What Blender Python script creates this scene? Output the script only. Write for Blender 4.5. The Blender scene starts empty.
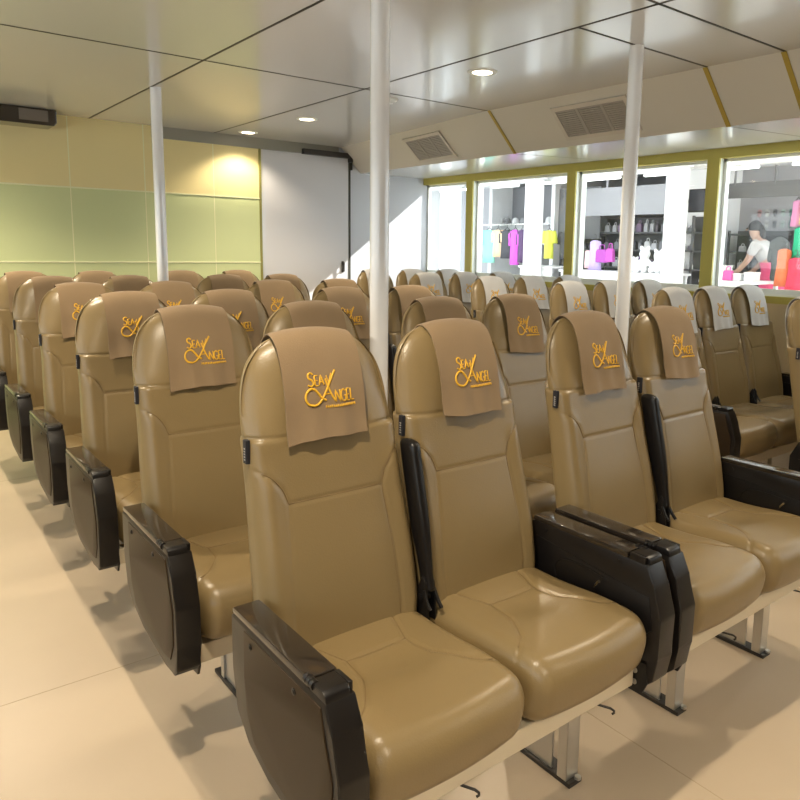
import bpy, bmesh, math, random
from mathutils import Vector, Matrix
PI = math.pi
C = bpy.context.scene.collection
sc = bpy.context.scene
rnd = random.Random(7)

# ------------------------------------------------------------------ materials
def new_mat(name):
    m = bpy.data.materials.new(name); m.use_nodes = True
    nt = m.node_tree
    return m, nt, nt.nodes['Principled BSDF']

def mat(name, col, rough=.5, metal=0, spec=.5, coat=0, bump=0, bscale=80, var=0, vscale=6, emis=None, estr=0, sheen=0):
    m, nt, p = new_mat(name)
    p.inputs['Base Color'].default_value = (*col, 1)
    p.inputs['Roughness'].default_value = rough
    p.inputs['Metallic'].default_value = metal
    p.inputs['Specular IOR Level'].default_value = spec
    p.inputs['Coat Weight'].default_value = coat
    p.inputs['Coat Roughness'].default_value = .08
    p.inputs['Sheen Weight'].default_value = sheen
    if emis:
        p.inputs['Emission Color'].default_value = (*emis, 1); p.inputs['Emission Strength'].default_value = estr
    tc = None
    if bump or var:
        tc = nt.nodes.new('ShaderNodeTexCoord')
    if bump:
        n = nt.nodes.new('ShaderNodeTexNoise'); n.inputs['Scale'].default_value = bscale; n.inputs['Detail'].default_value = 4
        nt.links.new(tc.outputs['Object'], n.inputs['Vector'])
        b = nt.nodes.new('ShaderNodeBump'); b.inputs['Strength'].default_value = bump; b.inputs['Distance'].default_value = .004
        nt.links.new(n.outputs['Fac'], b.inputs['Height']); nt.links.new(b.outputs['Normal'], p.inputs['Normal'])
    if var:
        n = nt.nodes.new('ShaderNodeTexNoise'); n.inputs['Scale'].default_value = vscale; n.inputs['Detail'].default_value = 3
        nt.links.new(tc.outputs['Object'], n.inputs['Vector'])
        mx = nt.nodes.new('ShaderNodeMix'); mx.data_type = 'RGBA'
        mx.inputs[6].default_value = (*[c * (1 - var) for c in col], 1); mx.inputs[7].default_value = (*[min(1, c * (1 + var)) for c in col], 1)
        nt.links.new(n.outputs['Fac'], mx.inputs[0]); nt.links.new(mx.outputs[2], p.inputs['Base Color'])
    return m

LEATHER = mat('tan_leather', (.225, .160, .073), .33, spec=.5, bump=.12, bscale=260, var=.06, vscale=5)
SEAM = mat('seam_thread', (.20, .13, .055), .6)
SHELL = mat('seat_shell', (.30, .24, .16), .45)
CLOTH = mat('brown_cover_cloth', (.245, .170, .098), .9, spec=.15, bump=.25, bscale=420, var=.06, vscale=12, sheen=.15)
DAYLITCLOTH = mat('daylight_pale_cover_cloth', (.52, .50, .48), .9, spec=.15, bump=.25, bscale=420, var=.05, vscale=12, sheen=.2)  # daylight washing out the window-side covers is put into this pale colour
GOLD = mat('gold_embroidery', (.72, .40, .02), .45, spec=.5)
BLACK = mat('black_plastic', (.008, .007, .007), .32, spec=.4, bump=.08, bscale=500)
BROWNBLACK = mat('dark_armrest_plastic', (.010, .008, .007), .33, spec=.38, bump=.08, bscale=500)
ARMPANEL = mat('warmlit_armrest_panel', (.036, .023, .012), .42, spec=.18, bump=.08, bscale=500)  # brown cast of the warm lamp light is put into this panel colour
LID = mat('glossy_lid_plastic', (.022, .017, .013), .12, spec=.6, coat=.5)
TAG = mat('tag_fabric', (.012, .012, .018), .7)
TAGPRINT = mat('tag_print', (.35, .33, .32), .7)
ALU = mat('brushed_aluminium', (.62, .60, .56), .34, metal=.85)
CREAMMETAL = mat('cream_painted_metal', (.62, .54, .40), .45)
DARKMETAL = mat('dark_metal', (.05, .045, .04), .4, metal=.6)
CHROME = mat('chrome', (.8, .78, .74), .15, metal=1)
POLE = mat('white_pole_paint', (.86, .86, .87), .16, spec=.6, coat=.5)
CEIL = mat('gloss_ceiling_panel', (.62, .62, .61), .20, spec=.5, coat=.35)
SOFFIT = mat('cream_soffit_panel', (.62, .585, .51), .5)
JOINT = mat('dark_joint', (.035, .032, .02), .6)
OLIVEJOINT = mat('olive_joint', (.42, .30, .05), .45)
OLIVE = mat('olive_window_frame', (.50, .43, .09), .42)
WHITE = mat('white_paint', (.80, .82, .80), .35)
PALEGREEN = mat('pale_reveal', (.84, .90, .84), .35)
CREAMWALL = mat('cream_wall', (.62, .50, .30), .5)
GREYWALL = mat('grey_wall', (.54, .56, .61), .3, spec=.4)
DOORGREY = mat('grey_door', (.60, .60, .63), .35, spec=.4)
GREEN = mat('green_fabric_panel', (.56, .62, .34), .55, spec=.3, var=.03, vscale=2)
YELLOWP = mat('warm_yellow_panel', (.74, .64, .33), .55, spec=.3, var=.03, vscale=2)
GREENLINE = mat('pale_panel_ledge', (.76, .76, .50), .4)
VENT = mat('vent_grey', (.58, .53, .46), .45)
VENTSLAT = mat('vent_slat', (.36, .33, .29), .45)
VENTDARK = mat('vent_dark', (.11, .10, .09), .6)
LAMP = mat('lamp_lens', (.9, .85, .7), .4, emis=(1, .86, .62), estr=14)
BOXDARK = mat('gloss_dark_brown', (.03, .022, .016), .12, coat=.6)

def floor_mat():
    m, nt, p = new_mat('beige_vinyl_floor')
    p.inputs['Roughness'].default_value = .38; p.inputs['Specular IOR Level'].default_value = .4
    tc = nt.nodes.new('ShaderNodeTexCoord')
    n = nt.nodes.new('ShaderNodeTexNoise'); n.inputs['Scale'].default_value = 2.2; n.inputs['Detail'].default_value = 5
    nt.links.new(tc.outputs['Object'], n.inputs['Vector'])
    mx = nt.nodes.new('ShaderNodeMix'); mx.data_type = 'RGBA'
    mx.inputs[6].default_value = (.47, .375, .265, 1); mx.inputs[7].default_value = (.57, .46, .335, 1)
    nt.links.new(n.outputs['Fac'], mx.inputs[0]); nt.links.new(mx.outputs[2], p.inputs['Base Color'])
    return m
FLOOR = floor_mat()

def glass_mat():
    m = bpy.data.materials.new('window_glass'); m.use_nodes = True
    nt = m.node_tree; nt.nodes.clear()
    out = nt.nodes.new('ShaderNodeOutputMaterial'); mix = nt.nodes.new('ShaderNodeMixShader')
    tr = nt.nodes.new('ShaderNodeBsdfTransparent'); gl = nt.nodes.new('ShaderNodeBsdfGlossy')
    gl.inputs['Roughness'].default_value = .02
    tr.inputs['Color'].default_value = (.97, .98, .97, 1)
    mix.inputs[0].default_value = .025
    nt.links.new(tr.outputs[0], mix.inputs[1]); nt.links.new(gl.outputs[0], mix.inputs[2]); nt.links.new(mix.outputs[0], out.inputs[0])
    return m
GLASS = glass_mat()

# ------------------------------------------------------------------ mesh helpers
def to_mesh(name, bm, m, smooth=True, mats=None):
    me = bpy.data.meshes.new(name)
    bmesh.ops.recalc_face_normals(bm, faces=bm.faces)
    bm.to_mesh(me); bm.free()
    for mm in (mats or [m]): me.materials.append(mm)
    if smooth:
        for p in me.polygons: p.use_smooth = True
    return me

def box(bm, x0, x1, y0, y1, z0, z1, bev=0):
    r = bmesh.ops.create_cube(bm, size=1)
    vs = r['verts']
    for v in vs:
        v.co = Vector((x0 if v.co.x < 0 else x1, y0 if v.co.y < 0 else y1, z0 if v.co.z < 0 else z1))
    if bev:
        es = list({e for v in vs for e in v.link_edges})
        bmesh.ops.bevel(bm, geom=es, offset=bev, segments=2, profile=.6, affect='EDGES', clamp_overlap=True)

def cyl(bm, p0, p1, r0, r1=None, seg=16, cap=True):
    p0, p1 = Vector(p0), Vector(p1); r1 = r0 if r1 is None else r1
    d = (p1 - p0).normalized(); a = d.orthogonal().normalized(); b = d.cross(a)
    A = []; B = []
    for i in range(seg):
        t = 2 * PI * i / seg; o = a * math.cos(t) + b * math.sin(t)
        A.append(bm.verts.new(p0 + o * r0)); B.append(bm.verts.new(p1 + o * r1))
    for i in range(seg):
        j = (i + 1) % seg; bm.faces.new((A[i], A[j], B[j], B[i]))
    if cap:
        bm.faces.new(A[::-1]); bm.faces.new(B)

def tube(bm, pts, r, seg=6):
    pts = [Vector(p) for p in pts]; rings = []
    n = None
    for i, p in enumerate(pts):
        d = (pts[min(i + 1, len(pts) - 1)] - pts[max(i - 1, 0)])
        if d.length < 1e-9: d = Vector((0, 0, 1))
        d.normalize()
        if n is None: n = d.orthogonal().normalized()
        n = (n - d * n.dot(d))
        n = n.normalized() if n.length > 1e-6 else d.orthogonal().normalized()
        b = d.cross(n)
        rr = r[i] if isinstance(r, (list, tuple)) else r
        rings.append([bm.verts.new(p + (n * math.cos(2 * PI * k / seg) + b * math.sin(2 * PI * k / seg)) * rr) for k in range(seg)])
    for a, b in zip(rings, rings[1:]):
        for k in range(seg):
            l = (k + 1) % seg; bm.faces.new((a[k], a[l], b[l], b[k]))
    bm.faces.new(rings[0][::-1]); bm.faces.new(rings[-1])

def prism(bm, outline, x0, x1, bev=0, axis='x', seg=2):
    """closed outline (a,b) extruded along an axis"""
    def P(x, a, b): return (x, a, b) if axis == 'x' else ((a, x, b) if axis == 'y' else (a, b, x))
    A = [bm.verts.new(P(x0, a, b)) for a, b in outline]; B = [bm.verts.new(P(x1, a, b)) for a, b in outline]
    n = len(A)
    fs = [bm.faces.new(A[::-1]), bm.faces.new(B)]
    for i in range(n):
        j = (i + 1) % n; fs.append(bm.faces.new((A[i], A[j], B[j], B[i])))
    if bev:
        es = list({e for f in fs for e in f.edges})
        bmesh.ops.bevel(bm, geom=es, offset=bev, segments=seg, profile=.6, affect='EDGES', clamp_overlap=True)

def rounded_grid(bm, hx, hy, hz, r, nx, ny, nz):
    """box surface as a fine grid with rounded edges, centred on the origin"""
    cache = {}
    def vert(p):
        k = (round(p[0], 6), round(p[1], 6), round(p[2], 6))
        v = cache.get(k)
        if v is None:
            q = Vector(p)
            c = Vector((max(-hx + r, min(hx - r, q.x)), max(-hy + r, min(hy - r, q.y)), max(-hz + r, min(hz - r, q.z))))
            d = q - c
            if d.length > 1e-9: q = c + d.normalized() * r
            v = bm.verts.new(q); cache[k] = v
        return v
    def lin(h, n): return [-h + 2 * h * i / n for i in range(n + 1)]
    X, Y, Z = lin(hx, nx), lin(hy, ny), lin(hz, nz)
    def face(U, V, f):
        for i in range(len(U) - 1):
            for j in range(len(V) - 1):
                q = [vert(f(U[i], V[j])), vert(f(U[i + 1], V[j])), vert(f(U[i + 1], V[j + 1])), vert(f(U[i], V[j + 1]))]
                if len(set(q)) == 4:
                    try: bm.faces.new(q)
                    except ValueError: pass
    for s in (-1, 1):
        face(X, Z, lambda u, v: (u, s * hy, v)); face(Y, Z, lambda u, v: (s * hx, u, v)); face(X, Y, lambda u, v: (u, v, s * hz))

def obj(name, me, parent=None, loc=(0, 0, 0), rot=(0, 0, 0)):
    o = bpy.data.objects.new(name, me); C.objects.link(o)
    o.location = loc; o.rotation_euler = rot
    if parent: o.parent = parent
    return o
def bmobj(name, build, m, parent=None, loc=(0, 0, 0), smooth=False, rot=(0, 0, 0)):
    bm = bmesh.new(); build(bm); return obj(name, to_mesh(name, bm, m, smooth), parent, loc, rot)
def thing(name, label, cat, loc=(0, 0, 0), rotz=0, group=None):
    o = bpy.data.objects.new(name, None); C.objects.link(o); o.empty_display_size = .1
    o.location = loc; o.rotation_euler = (0, 0, rotz); tag(o, label, cat, group); return o
def tag(o, label, cat, group=None):
    o['label'] = label; o['category'] = cat
    if group: o['group'] = group
    return o
def struct(o): o['kind'] = 'structure'; return o
def autosmooth(me, ang=.7):
    me.set_sharp_from_angle(angle=ang) if hasattr(me, 'set_sharp_from_angle') else None

def sstep(x, a, b):
    t = max(0, min(1, (x - a) / (b - a))); return t * t * (3 - 2 * t)
def segd(px, py, a, b):
    dx, dy = b[0] - a[0], b[1] - a[1]
    t = max(0, min(1, ((px - a[0]) * dx + (py - a[1]) * dy) / (dx * dx + dy * dy + 1e-12)))
    return math.hypot(px - a[0] - t * dx, py - a[1] - t * dy)
def catmull(pts, n=8):
    out = []; P = [Vector(p) for p in pts]
    for i in range(len(P) - 1):
        p0, p1, p2, p3 = P[max(i - 1, 0)], P[i], P[i + 1], P[min(i + 2, len(P) - 1)]
        for k in range(n):
            t = k / n
            out.append(.5 * ((2 * p1) + (p2 - p0) * t + (2 * p0 - 5 * p1 + 4 * p2 - p3) * t * t + (3 * p1 - p0 - 3 * p2 + p3) * t ** 3))
    out.append(P[-1]); return out

# ------------------------------------------------------------------ room dimensions
H = 2.531; YB = 6.75; XW = 5.12; XL = -1.90; YF = -2.6
XC, XS, ZS = 3.735, 4.02, 2.248      # ceiling crease, foot of the sloped soffit, its height
ZH, ZHB, ZR0, ZR1 = 2.295, 2.222, 1.165, 1.215   # window header top/bottom, lower rail

# ------------------------------------------------------------------ seat meshes (local: x across, y depth from row line, z up)
ZSEAM = 1.05; ZTOP = 1.298; HW = .213
def yfront(z): return .432 + (z - .53) * .218
BACK_SEAMS = [[(-.136, .892), (.136, .892)],
              [(-.136, .892), (-.150, .93), (-.18, .965), (-.222, .985)], [(.136, .892), (.150, .93), (.18, .965), (.222, .985)],
              [(-.136, .892), (-.142, .75), (-.146, .62), (-.15, .45)], [(.136, .892), (.142, .75), (.146, .62), (.15, .45)],
              [(-.23, ZSEAM), (.23, ZSEAM)]]
def make_backrest():
    bm = bmesh.new()
    z0, z1 = .42, ZTOP; hz = (z1 - z0) / 2; zc = (z0 + z1) / 2
    rounded_grid(bm, HW, .05, hz, .036, 92, 10, 176)
    for v in bm.verts:
        x, y, z = v.co.x, v.co.y, v.co.z + zc
        front = max(0, min(1, (-y - .01) / .03))
        d = 9
        for s in BACK_SEAMS[:5]:
            for a, b in zip(s, s[1:]): d = min(d, segd(x, z, a, b))
        g = .0030 * math.exp(-(d / .0048) ** 2) + .0040 * math.exp(-(abs(z - ZSEAM) / .0042) ** 2)
        gx = 0
        if abs(x) > .16: gx = .0025 * math.exp(-(abs(z - ZSEAM) / .0055) ** 2) * (1 if x > 0 else -1)
        off = g * front
        ax = abs(x)
        below = 1 - sstep(z, .93, 1.0)
        off -= front * below * .008 * math.exp(-((ax - .182) / .028) ** 2)            # side bolsters
        off -= front * .016 * math.exp(-((z - .70) / .16) ** 2) * (1 - (ax / .26) ** 2)   # lumbar swell
        hs = sstep(z, ZSEAM, ZSEAM + .15)
        off += front * hs * (.026 * (ax / HW) ** 2.2 - .002)                          # headrest bulges at its middle
        yy = y + off
        if z < .52: yy = y * (1 - .25 * (1 - (z - .42) / .1)) + off
        xx = x - gx
        if z > ZSEAM:
            s = (z - ZSEAM) / (ZTOP - ZSEAM); u = x / HW
            a = u * math.sqrt(max(0, 1 - s * s / 2)); b = s * math.sqrt(max(0, 1 - u * u / 2))
            rr = math.hypot(a, b)
            if rr > 1e-6:
                k = 1 / ((abs(a) / rr) ** 2.9 + (b / rr) ** 2.9) ** (1 / 2.9)
                k = 1 + (k - 1) * rr
                a *= k; b *= k
            rho = min(1, (abs(a) ** 2.9 + b ** 2.9) ** (1 / 2.9))
            yy = y * (1 - .60 * rho ** 6) + off
            xx = a * HW - gx; z = ZSEAM + b * (ZTOP - ZSEAM)
        else:
            xx *= 1 + .052 * sstep(-z, -.98, -.66) - .09 * sstep(-z, -.60, -.46)
        v.co = Vector((xx, yfront(z) + .05 + yy, z))
    return to_mesh('backrest', bm, LEATHER)
def surf_back(x, z):
    ax = abs(x); off = 0; below = 1 - sstep(z, .93, 1.0)
    off -= below * .008 * math.exp(-((ax - .178) / .03) ** 2)
    off -= .016 * math.exp(-((z - .70) / .16) ** 2) * (1 - (ax / .26) ** 2)
    return yfront(z) + off
def make_back_seams():
    bm = bmesh.new()
    for s in BACK_SEAMS[:3] + BACK_SEAMS[4:5]:
        pts = catmull([(a, 0, b) for a, b in s], 8)
        pts = [p for p in pts if abs(p.x) < .198 and p.z > .47]
        tube(bm, [(p.x, surf_back(p.x, p.z) + .0022, p.z) for p in pts], .0011, 5)
    return to_mesh('seam', bm, SEAM)
def make_shell():
    bm = bmesh.new()
    rounded_grid(bm, .195, .012, .36, .011, 14, 2, 22)
    for v in bm.verts:
        x, y, z = v.co.x, v.co.y, v.co.z + .80
        w = 1 - .25 * sstep(z, 1.0, 1.16) ** 2
        v.co = Vector((x * w, yfront(z) + .108 + y - .02 * (x / .195) ** 4, z))
    return to_mesh('back_shell', bm, SHELL)
CUSH_SEAMS = [[(-.085, .325), (.085, .325)], [(.085, .325), (.118, .42), (.14, .50)], [(-.085, .325), (-.118, .42), (-.14, .50)],
              [(.085, .325), (.097, .235), (.15, .145), (.20, .105), (.235, .088)], [(-.085, .325), (-.097, .235), (-.15, .145), (-.20, .105), (-.235, .088)]]
CXH, CY0, CY1, CZ0, CZ1 = .2255, .008, .52, .385, .542
def cush_top(x, y):
    z = 0
    z += .020 * (1 - sstep(y, .05, .36)) - .018 * max(0, (.12 - y) / .11) ** 2
    z += .012 * (1 - (x / CXH) ** 2) * sstep(y, .08, .2)
    z -= .014 * math.exp(-((abs(x) - 0) / .09) ** 2) * math.exp(-((y - .25) / .08) ** 2)
    return z
def make_cushion():
    bm = bmesh.new()
    hx, hy, hz = CXH, (CY1 - CY0) / 2, (CZ1 - CZ0) / 2; yc, zc = (CY0 + CY1) / 2, (CZ0 + CZ1) / 2
    rounded_grid(bm, hx, hy, hz, .052, 84, 96, 14)
    for v in bm.verts:
        x, y, z = v.co.x, v.co.y + yc, v.co.z + zc
        top = sstep(z, zc - .02, CZ1)
        d = 9
        for s in CUSH_SEAMS:
            for a, b in zip(s, s[1:]): d = min(d, segd(x, y, a, b))
        g = .0036 * math.exp(-(d / .0052) ** 2)
        zz = z + top * (cush_top(x, y) - g)
        k = 1 - sstep(y, .03, .22)
        yy = y - .022 * (1 - (x / CXH) ** 2) * k
        yy += .02 * k * (1 - sstep(z, CZ0, CZ0 + .11))          # front face runs back towards its foot
        v.co = Vector((x * (1 - .03 * k), yy, zz))
    return to_mesh('cushion', bm, LEATHER)
def make_cushion_seams():
    bm = bmesh.new()
    for s in CUSH_SEAMS:
        pts = [p for p in catmull([(a, b, 0) for a, b in s], 8) if abs(p.x) < .19]
        tube(bm, [(p.x, p.y, CZ1 + cush_top(p.x, p.y) - .0028) for p in pts], .0011, 5)
    return to_mesh('seam', bm, SEAM)

ARM = [(.046, .69), (.022, .62), (-.006, .535), (-.002, .42), (.008, .352), (.030, .330), (.10, .332), (.30, .358), (.40, .385), (.462, .44), (.484, .54), (.484, .67), (.468, .69)]
AX0, AX1 = -.04, .028
def arm_outline(inset, zc=.52, yc=.24):
    return [(yc + (a - yc) * (1 - inset / .24), zc + (b - zc) * (1 - inset / .18)) for a, b in ARM]
def make_arm_body():
    bm = bmesh.new()
    lo = [(a, b if b < .68 else .676) for a, b in ARM]
    prism(bm, lo, AX0, AX1, .007)
    return to_mesh('armrest', bm, BROWNBLACK, False)
def make_arm_lid():
    bm = bmesh.new(); prism(bm, [(.115, .674), (.115, .692), (.474, .690), (.480, .674)], AX0 + .001, AX1 - .001, .004); return to_mesh('lid', bm, LID, False)
def make_arm_nose():       # front cap of the lid with its slot sides
    bm = bmesh.new()
    prism(bm, [(.044, .674), (.049, .690), (.060, .695), (.108, .694), (.108, .674)], AX0 + .001, AX1 - .012, .003)
    box(bm, AX1 - .011, AX1 - .001, .056, .108, .674, .694, .002)
    return to_mesh('nose_cap', bm, BLACK, False)
def make_arm_hinge():
    bm = bmesh.new()
    for y in (.098, .111, .124): cyl(bm, (AX0 + .006, y - .005, .688), (AX0 + .006, y + .005, .688), .0095, seg=14)
    return to_mesh('hinge', bm, BLACK, False)
def make_arm_panel():
    bm = bmesh.new()
    prism(bm, [(.060, .662), (.045, .60), (.018, .53), (.022, .425), (.05, .372), (.10, .368), (.30, .386), (.365, .41), (.400, .47), (.408, .55), (.408, .662)], AX0 - .003, AX0 + .004, .002)
    return to_mesh('side_panel', bm, ARMPANEL, False)
def make_arm_screw():
    bm = bmesh.new()
    cyl(bm, (AX0 - .005, 0, 0), (AX0, 0, 0), .0075, seg=14); cyl(bm, (AX0 - .0065, 0, 0), (AX0 - .004, 0, 0), .004, seg=6)
    return to_mesh('screw', bm, BLACK, False)
def make_arm_inner():
    bm = bmesh.new()
    prism(bm, [(.035, .588), (.02, .50), (.06, .46), (.30, .46), (.44, .50), (.462, .60), (.462, .63)], AX1 - .003, AX1 + .003, .002)
    pts = catmull([(AX1 + .003, .36, .50), (AX1 + .003, .375, .555), (AX1 + .003, .345, .59), (AX1 + .003, .27, .598), (AX1 + .003, .19, .59)], 6)
    tube(bm, pts, .0022, 6)
    cyl(bm, (AX1 - .001, .14, .655), (AX1 + .0015, .14, .655), .006, seg=12); cyl(bm, (AX1 - .001, .42, .655), (AX1 + .0015, .42, .655), .006, seg=12)
    return to_mesh('inner_panel', bm, BLACK, False)
def make_arm_lever():
    bm = bmesh.new()
    tube(bm, [(AX1, .215, .553), (AX1 + .012, .212, .556), (AX1 + .018, .205, .566), (AX1 + .022, .19, .583)], [.0035, .0035, .0042, .0042], 8)
    return to_mesh('latch_lever', bm, CHROME)
def make_arm_bracket():
    bm = bmesh.new()
    prism(bm, [(.03, .40), (.022, .34), (.036, .308), (.075, .305), (.10, .325), (.16, .345), (.165, .38)], AX1 - .002, AX1 + .006, .003)
    return to_mesh('mount_bracket', bm, BLACK, False)
def make_arm_bolts():
    bm = bmesh.new()
    cyl(bm, (AX1 + .004, 0, 0), (AX1 + .009, 0, 0), .008, seg=12)
    return to_mesh('bolt', bm, ALU, False)
def mirror(me):
    m2 = me.copy()
    for v in m2.vertices: v.co.x = -v.co.x
    m2.flip_normals(); return m2
def flat_smooth(me, ang=.6):
    for p in me.polygons: p.use_smooth = True
    autosmooth(me, ang); return me

M = {}
M['backrest'] = make_backrest(); M['bseam'] = make_back_seams(); M['shell'] = make_shell()
M['cushion'] = make_cushion(); M['cseam'] = make_cushion_seams()
for k, f in dict(abody=make_arm_body, alid=make_arm_lid, anose=make_arm_nose, ahinge=make_arm_hinge, apanel=make_arm_panel, ascrew=make_arm_screw,
                 ainner=make_arm_inner, alever=make_arm_lever, abracket=make_arm_bracket, abolt=make_arm_bolts).items():
    M[k] = flat_smooth(f()); M[k + '_r'] = mirror(M[k])
def b_tag(bm): box(bm, -.2215, -.2105, .560, .578, .995, ZSEAM + .003, .001)
def b_tagp(bm):
    for i in range(5): box(bm, -.2221, -.2212, .5655, .5725, 1.003 + i * .0068, 1.0065 + i * .0068)
bm = bmesh.new(); b_tag(bm); M['tag'] = to_mesh('side_tag', bm, TAG, False)
bm = bmesh.new(); b_tagp(bm); M['tagp'] = to_mesh('tag_print', bm, TAGPRINT, False)
def make_folded():      # padded middle armrest, folded upright between two seats (local x = 0 at the gap)
    bm = bmesh.new()
    pts = catmull([(0, .425, .60), (0, .438, .66), (0, .460, .75), (0, .486, .86), (0, .508, .95), (0, .518, 1.0)], 6)
    w = lambda t: .012 + .006 * sstep(t, .15, .6); d = lambda t: .022 + .012 * sstep(t, .1, .5)
    rings = []; n = len(pts)
    for i, p in enumerate(pts):
        t = i / (n - 1); e = 1 if t < .9 else math.sqrt(max(.05, 1 - ((t - .9) / .102) ** 2))
        ring = []
        for k in range(20):
            a = 2 * PI * k / 20; c, s = math.cos(a), math.sin(a)
            ring.append(bm.verts.new((p.x + w(t) * e * math.copysign(abs(c) ** .6, c), p.y + d(t) * e * math.copysign(abs(s) ** .6, s), p.z)))
        rings.append(ring)
    for a, b in zip(rings, rings[1:]):
        for k in range(20): l = (k + 1) % 20; bm.faces.new((a[k], a[l], b[l], b[k]))
    bm.faces.new(rings[0][::-1]); bm.faces.new(rings[-1])
    return to_mesh('folded_armrest', bm, BLACK)
M['folded'] = make_folded()
def make_pivot():
    bm = bmesh.new()
    for x in (-.016, .010): prism(bm, [(.40, .42), (.47, .42), (.49, .50), (.45, .60), (.43, .64), (.415, .62), (.405, .54)], x, x + .006, .002)
    box(bm, -.016, .016, .41, .45, .44, .47, .003)
    cyl(bm, (-.020, .435, .575), (.020, .435, .575), .011, seg=14)
    tube(bm, [(-.016, .42, .60), (-.017, .405, .57), (-.017, .39, .555)], .005, 6)
    tube(bm, [(.016, .42, .60), (.017, .40, .57), (.017, .385, .555)], .006, 6)
    return to_mesh('pivot_bracket', bm, BLACK, False)
M['pivot'] = flat_smooth(make_pivot())
def make_recliner(side):
    bm = bmesh.new()
    x = side * .2235
    prism(bm, [(.42, .40), (.56, .40), (.56, .50), (.52, .58), (.49, .58), (.44, .50)], x - .003, x + .003, .002)
    cyl(bm, (x - .006, .51, .475), (x + .006, .51, .475), .016, seg=14)
    return to_mesh('recliner_plate', bm, BLACK, False)
M['reclL'] = make_recliner(-1); M['reclR'] = make_recliner(1)

# ---- headrest cover
COVPATH = [(.686, 1.08), (.700, 1.16), (.702, 1.225), (.690, 1.274), (.664, 1.303), (.634, 1.304), (.604, 1.283), (.580, 1.24), (.552, 1.16), (.535, 1.08), (.523, 1.036)]
CW = .112
def cover_variant(seed):
    r = random.Random(seed)
    path = catmull([(0, a, b) for a, b in COVPATH], 6)
    n = len(path); nx = 30
    ph = [r.uniform(0, 6.28) for _ in range(6)]; am = [r.uniform(.5, 1.2) for _ in range(6)]
    skew = r.uniform(-.010, .010)
    lens = [0]
    for a, b in zip(path, path[1:]): lens.append(lens[-1] + (b - a).length)
    L = lens[-1]
    def at_(u, t):           # u -1..1, t 0..1 along the cloth
        s = t * L; i = 0
        while i < n - 2 and lens[i + 1] < s: i += 1
        k = (s - lens[i]) / max(1e-9, lens[i + 1] - lens[i]); p = path[i].lerp(path[i + 1], k)
        x = u * CW * (1 + .015 * t)
        y, z = p.y, p.z
        fr = sstep(t, .55, 1.0)
        top = math.exp(-((t - .46) / .16) ** 2)
        z -= top * .013 * abs(u) ** 2.2
        edge = abs(u) ** 3
        y += fr * .006 * edge
        amp = .0035 * fr
        y += amp * (am[0] * math.sin(4.2 * u + ph[0] + 3 * t) + am[1] * .7 * math.sin(9 * u + ph[1] - 2 * t))
        z += fr * (skew * u + .004 * math.sin(2.5 * u + ph[2]))
        x += .003 * fr * math.sin(7 * t + ph[3])
        return Vector((x, y, z))
    bm = bmesh.new(); nt_ = 64; g = []
    for i in range(nt_ + 1):
        g.append([at_(-1 + 2 * j / nx, i / nt_) for j in range(nx + 1)])
    th = .0028
    def nrm(i, j):
        a = g[min(i + 1, nt_)][j] - g[max(i - 1, 0)][j]; b = g[i][min(j + 1, nx)] - g[i][max(j - 1, 0)]
        return b.cross(a).normalized()
    out = [[bm.verts.new(g[i][j] + nrm(i, j) * th / 2) for j in range(nx + 1)] for i in range(nt_ + 1)]
    inn = [[bm.verts.new(g[i][j] - nrm(i, j) * th / 2) for j in range(nx + 1)] for i in range(nt_ + 1)]
    for i in range(nt_):
        for j in range(nx):
            bm.faces.new((out[i][j], out[i][j + 1], out[i + 1][j + 1], out[i + 1][j])); bm.faces.new((inn[i][j], inn[i + 1][j], inn[i + 1][j + 1], inn[i][j + 1]))
    for i in range(nt_):
        for j in (0, nx): bm.faces.new((out[i][j], out[i + 1][j], inn[i + 1][j], inn[i][j]))
    for j in range(nx):
        for i in (0, nt_): bm.faces.new((out[i][j], out[i][j + 1], inn[i][j + 1], inn[i][j]))
    me = to_mesh('headrest_cover', bm, CLOTH); autosmooth(me, 1.0)
    # embroidery: strokes in logo space (0..1 wide, 0..~.55 high), sewn onto the cloth
    def hem(x, z):      # cloth point with that x and height on the front flap
        u = x / CW; lo, hi = .56, 1.0
        for _ in range(26):
            m_ = (lo + hi) / 2
            if at_(u, m_).z > z: lo = m_
            else: hi = m_
        p = at_(u, (lo + hi) / 2); return Vector((x, p.y, z))
    S = []
    def stroke(pts, w=1.0, sm=True):
        p = catmull([(a, b, 0) for a, b in pts], 6) if sm and len(pts) > 2 else [Vector((a, b, 0)) for a, b in pts]
        if not (sm and len(pts) > 2):
            q = []
            for a, b in zip(p, p[1:]):
                for k in range(4): q.append(a.lerp(b, k / 4))
            q.append(p[-1]); p = q
        S.append((p, w))
    # SEA
    stroke([(.20, .60), (.155, .635), (.105, .60), (.11, .535), (.17, .49), (.185, .42), (.14, .375), (.08, .405)], 1.15)
    stroke([(.225, .575), (.225, .38)], 1, False); stroke([(.225, .575), (.29, .575)], .8, False); stroke([(.225, .48), (.28, .48)], .8, False); stroke([(.225, .38), (.295, .38)], .8, False)
    stroke([(.305, .38), (.355, .58), (.405, .38)], 1, False); stroke([(.33, .445), (.39, .445)], .7, False)
    # script A: round loop, rising swash, right leg, crossing ribbon
    stroke([(.15, .0), (.06, .03), (.01, .13), (.03, .25), (.11, .325), (.19, .315), (.26, .235), (.33, .13), (.41, .08)], 1.5)
    stroke([(.15, .0), (.24, .02), (.34, .12), (.44, .28), (.54, .47), (.65, .655)], 1.5)
    stroke([(.44, .50), (.475, .35), (.52, .20), (.585, .055)], 1.3); stroke([(.40, .20), (.52, .20)], .8, False)
    stroke([(.47, .56), (.50, .43), (.53, .50), (.57, .60)], .7)
    # NGEL
    stroke([(.60, .03), (.60, .265), (.695, .03), (.695, .265)], 1, False)
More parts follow.
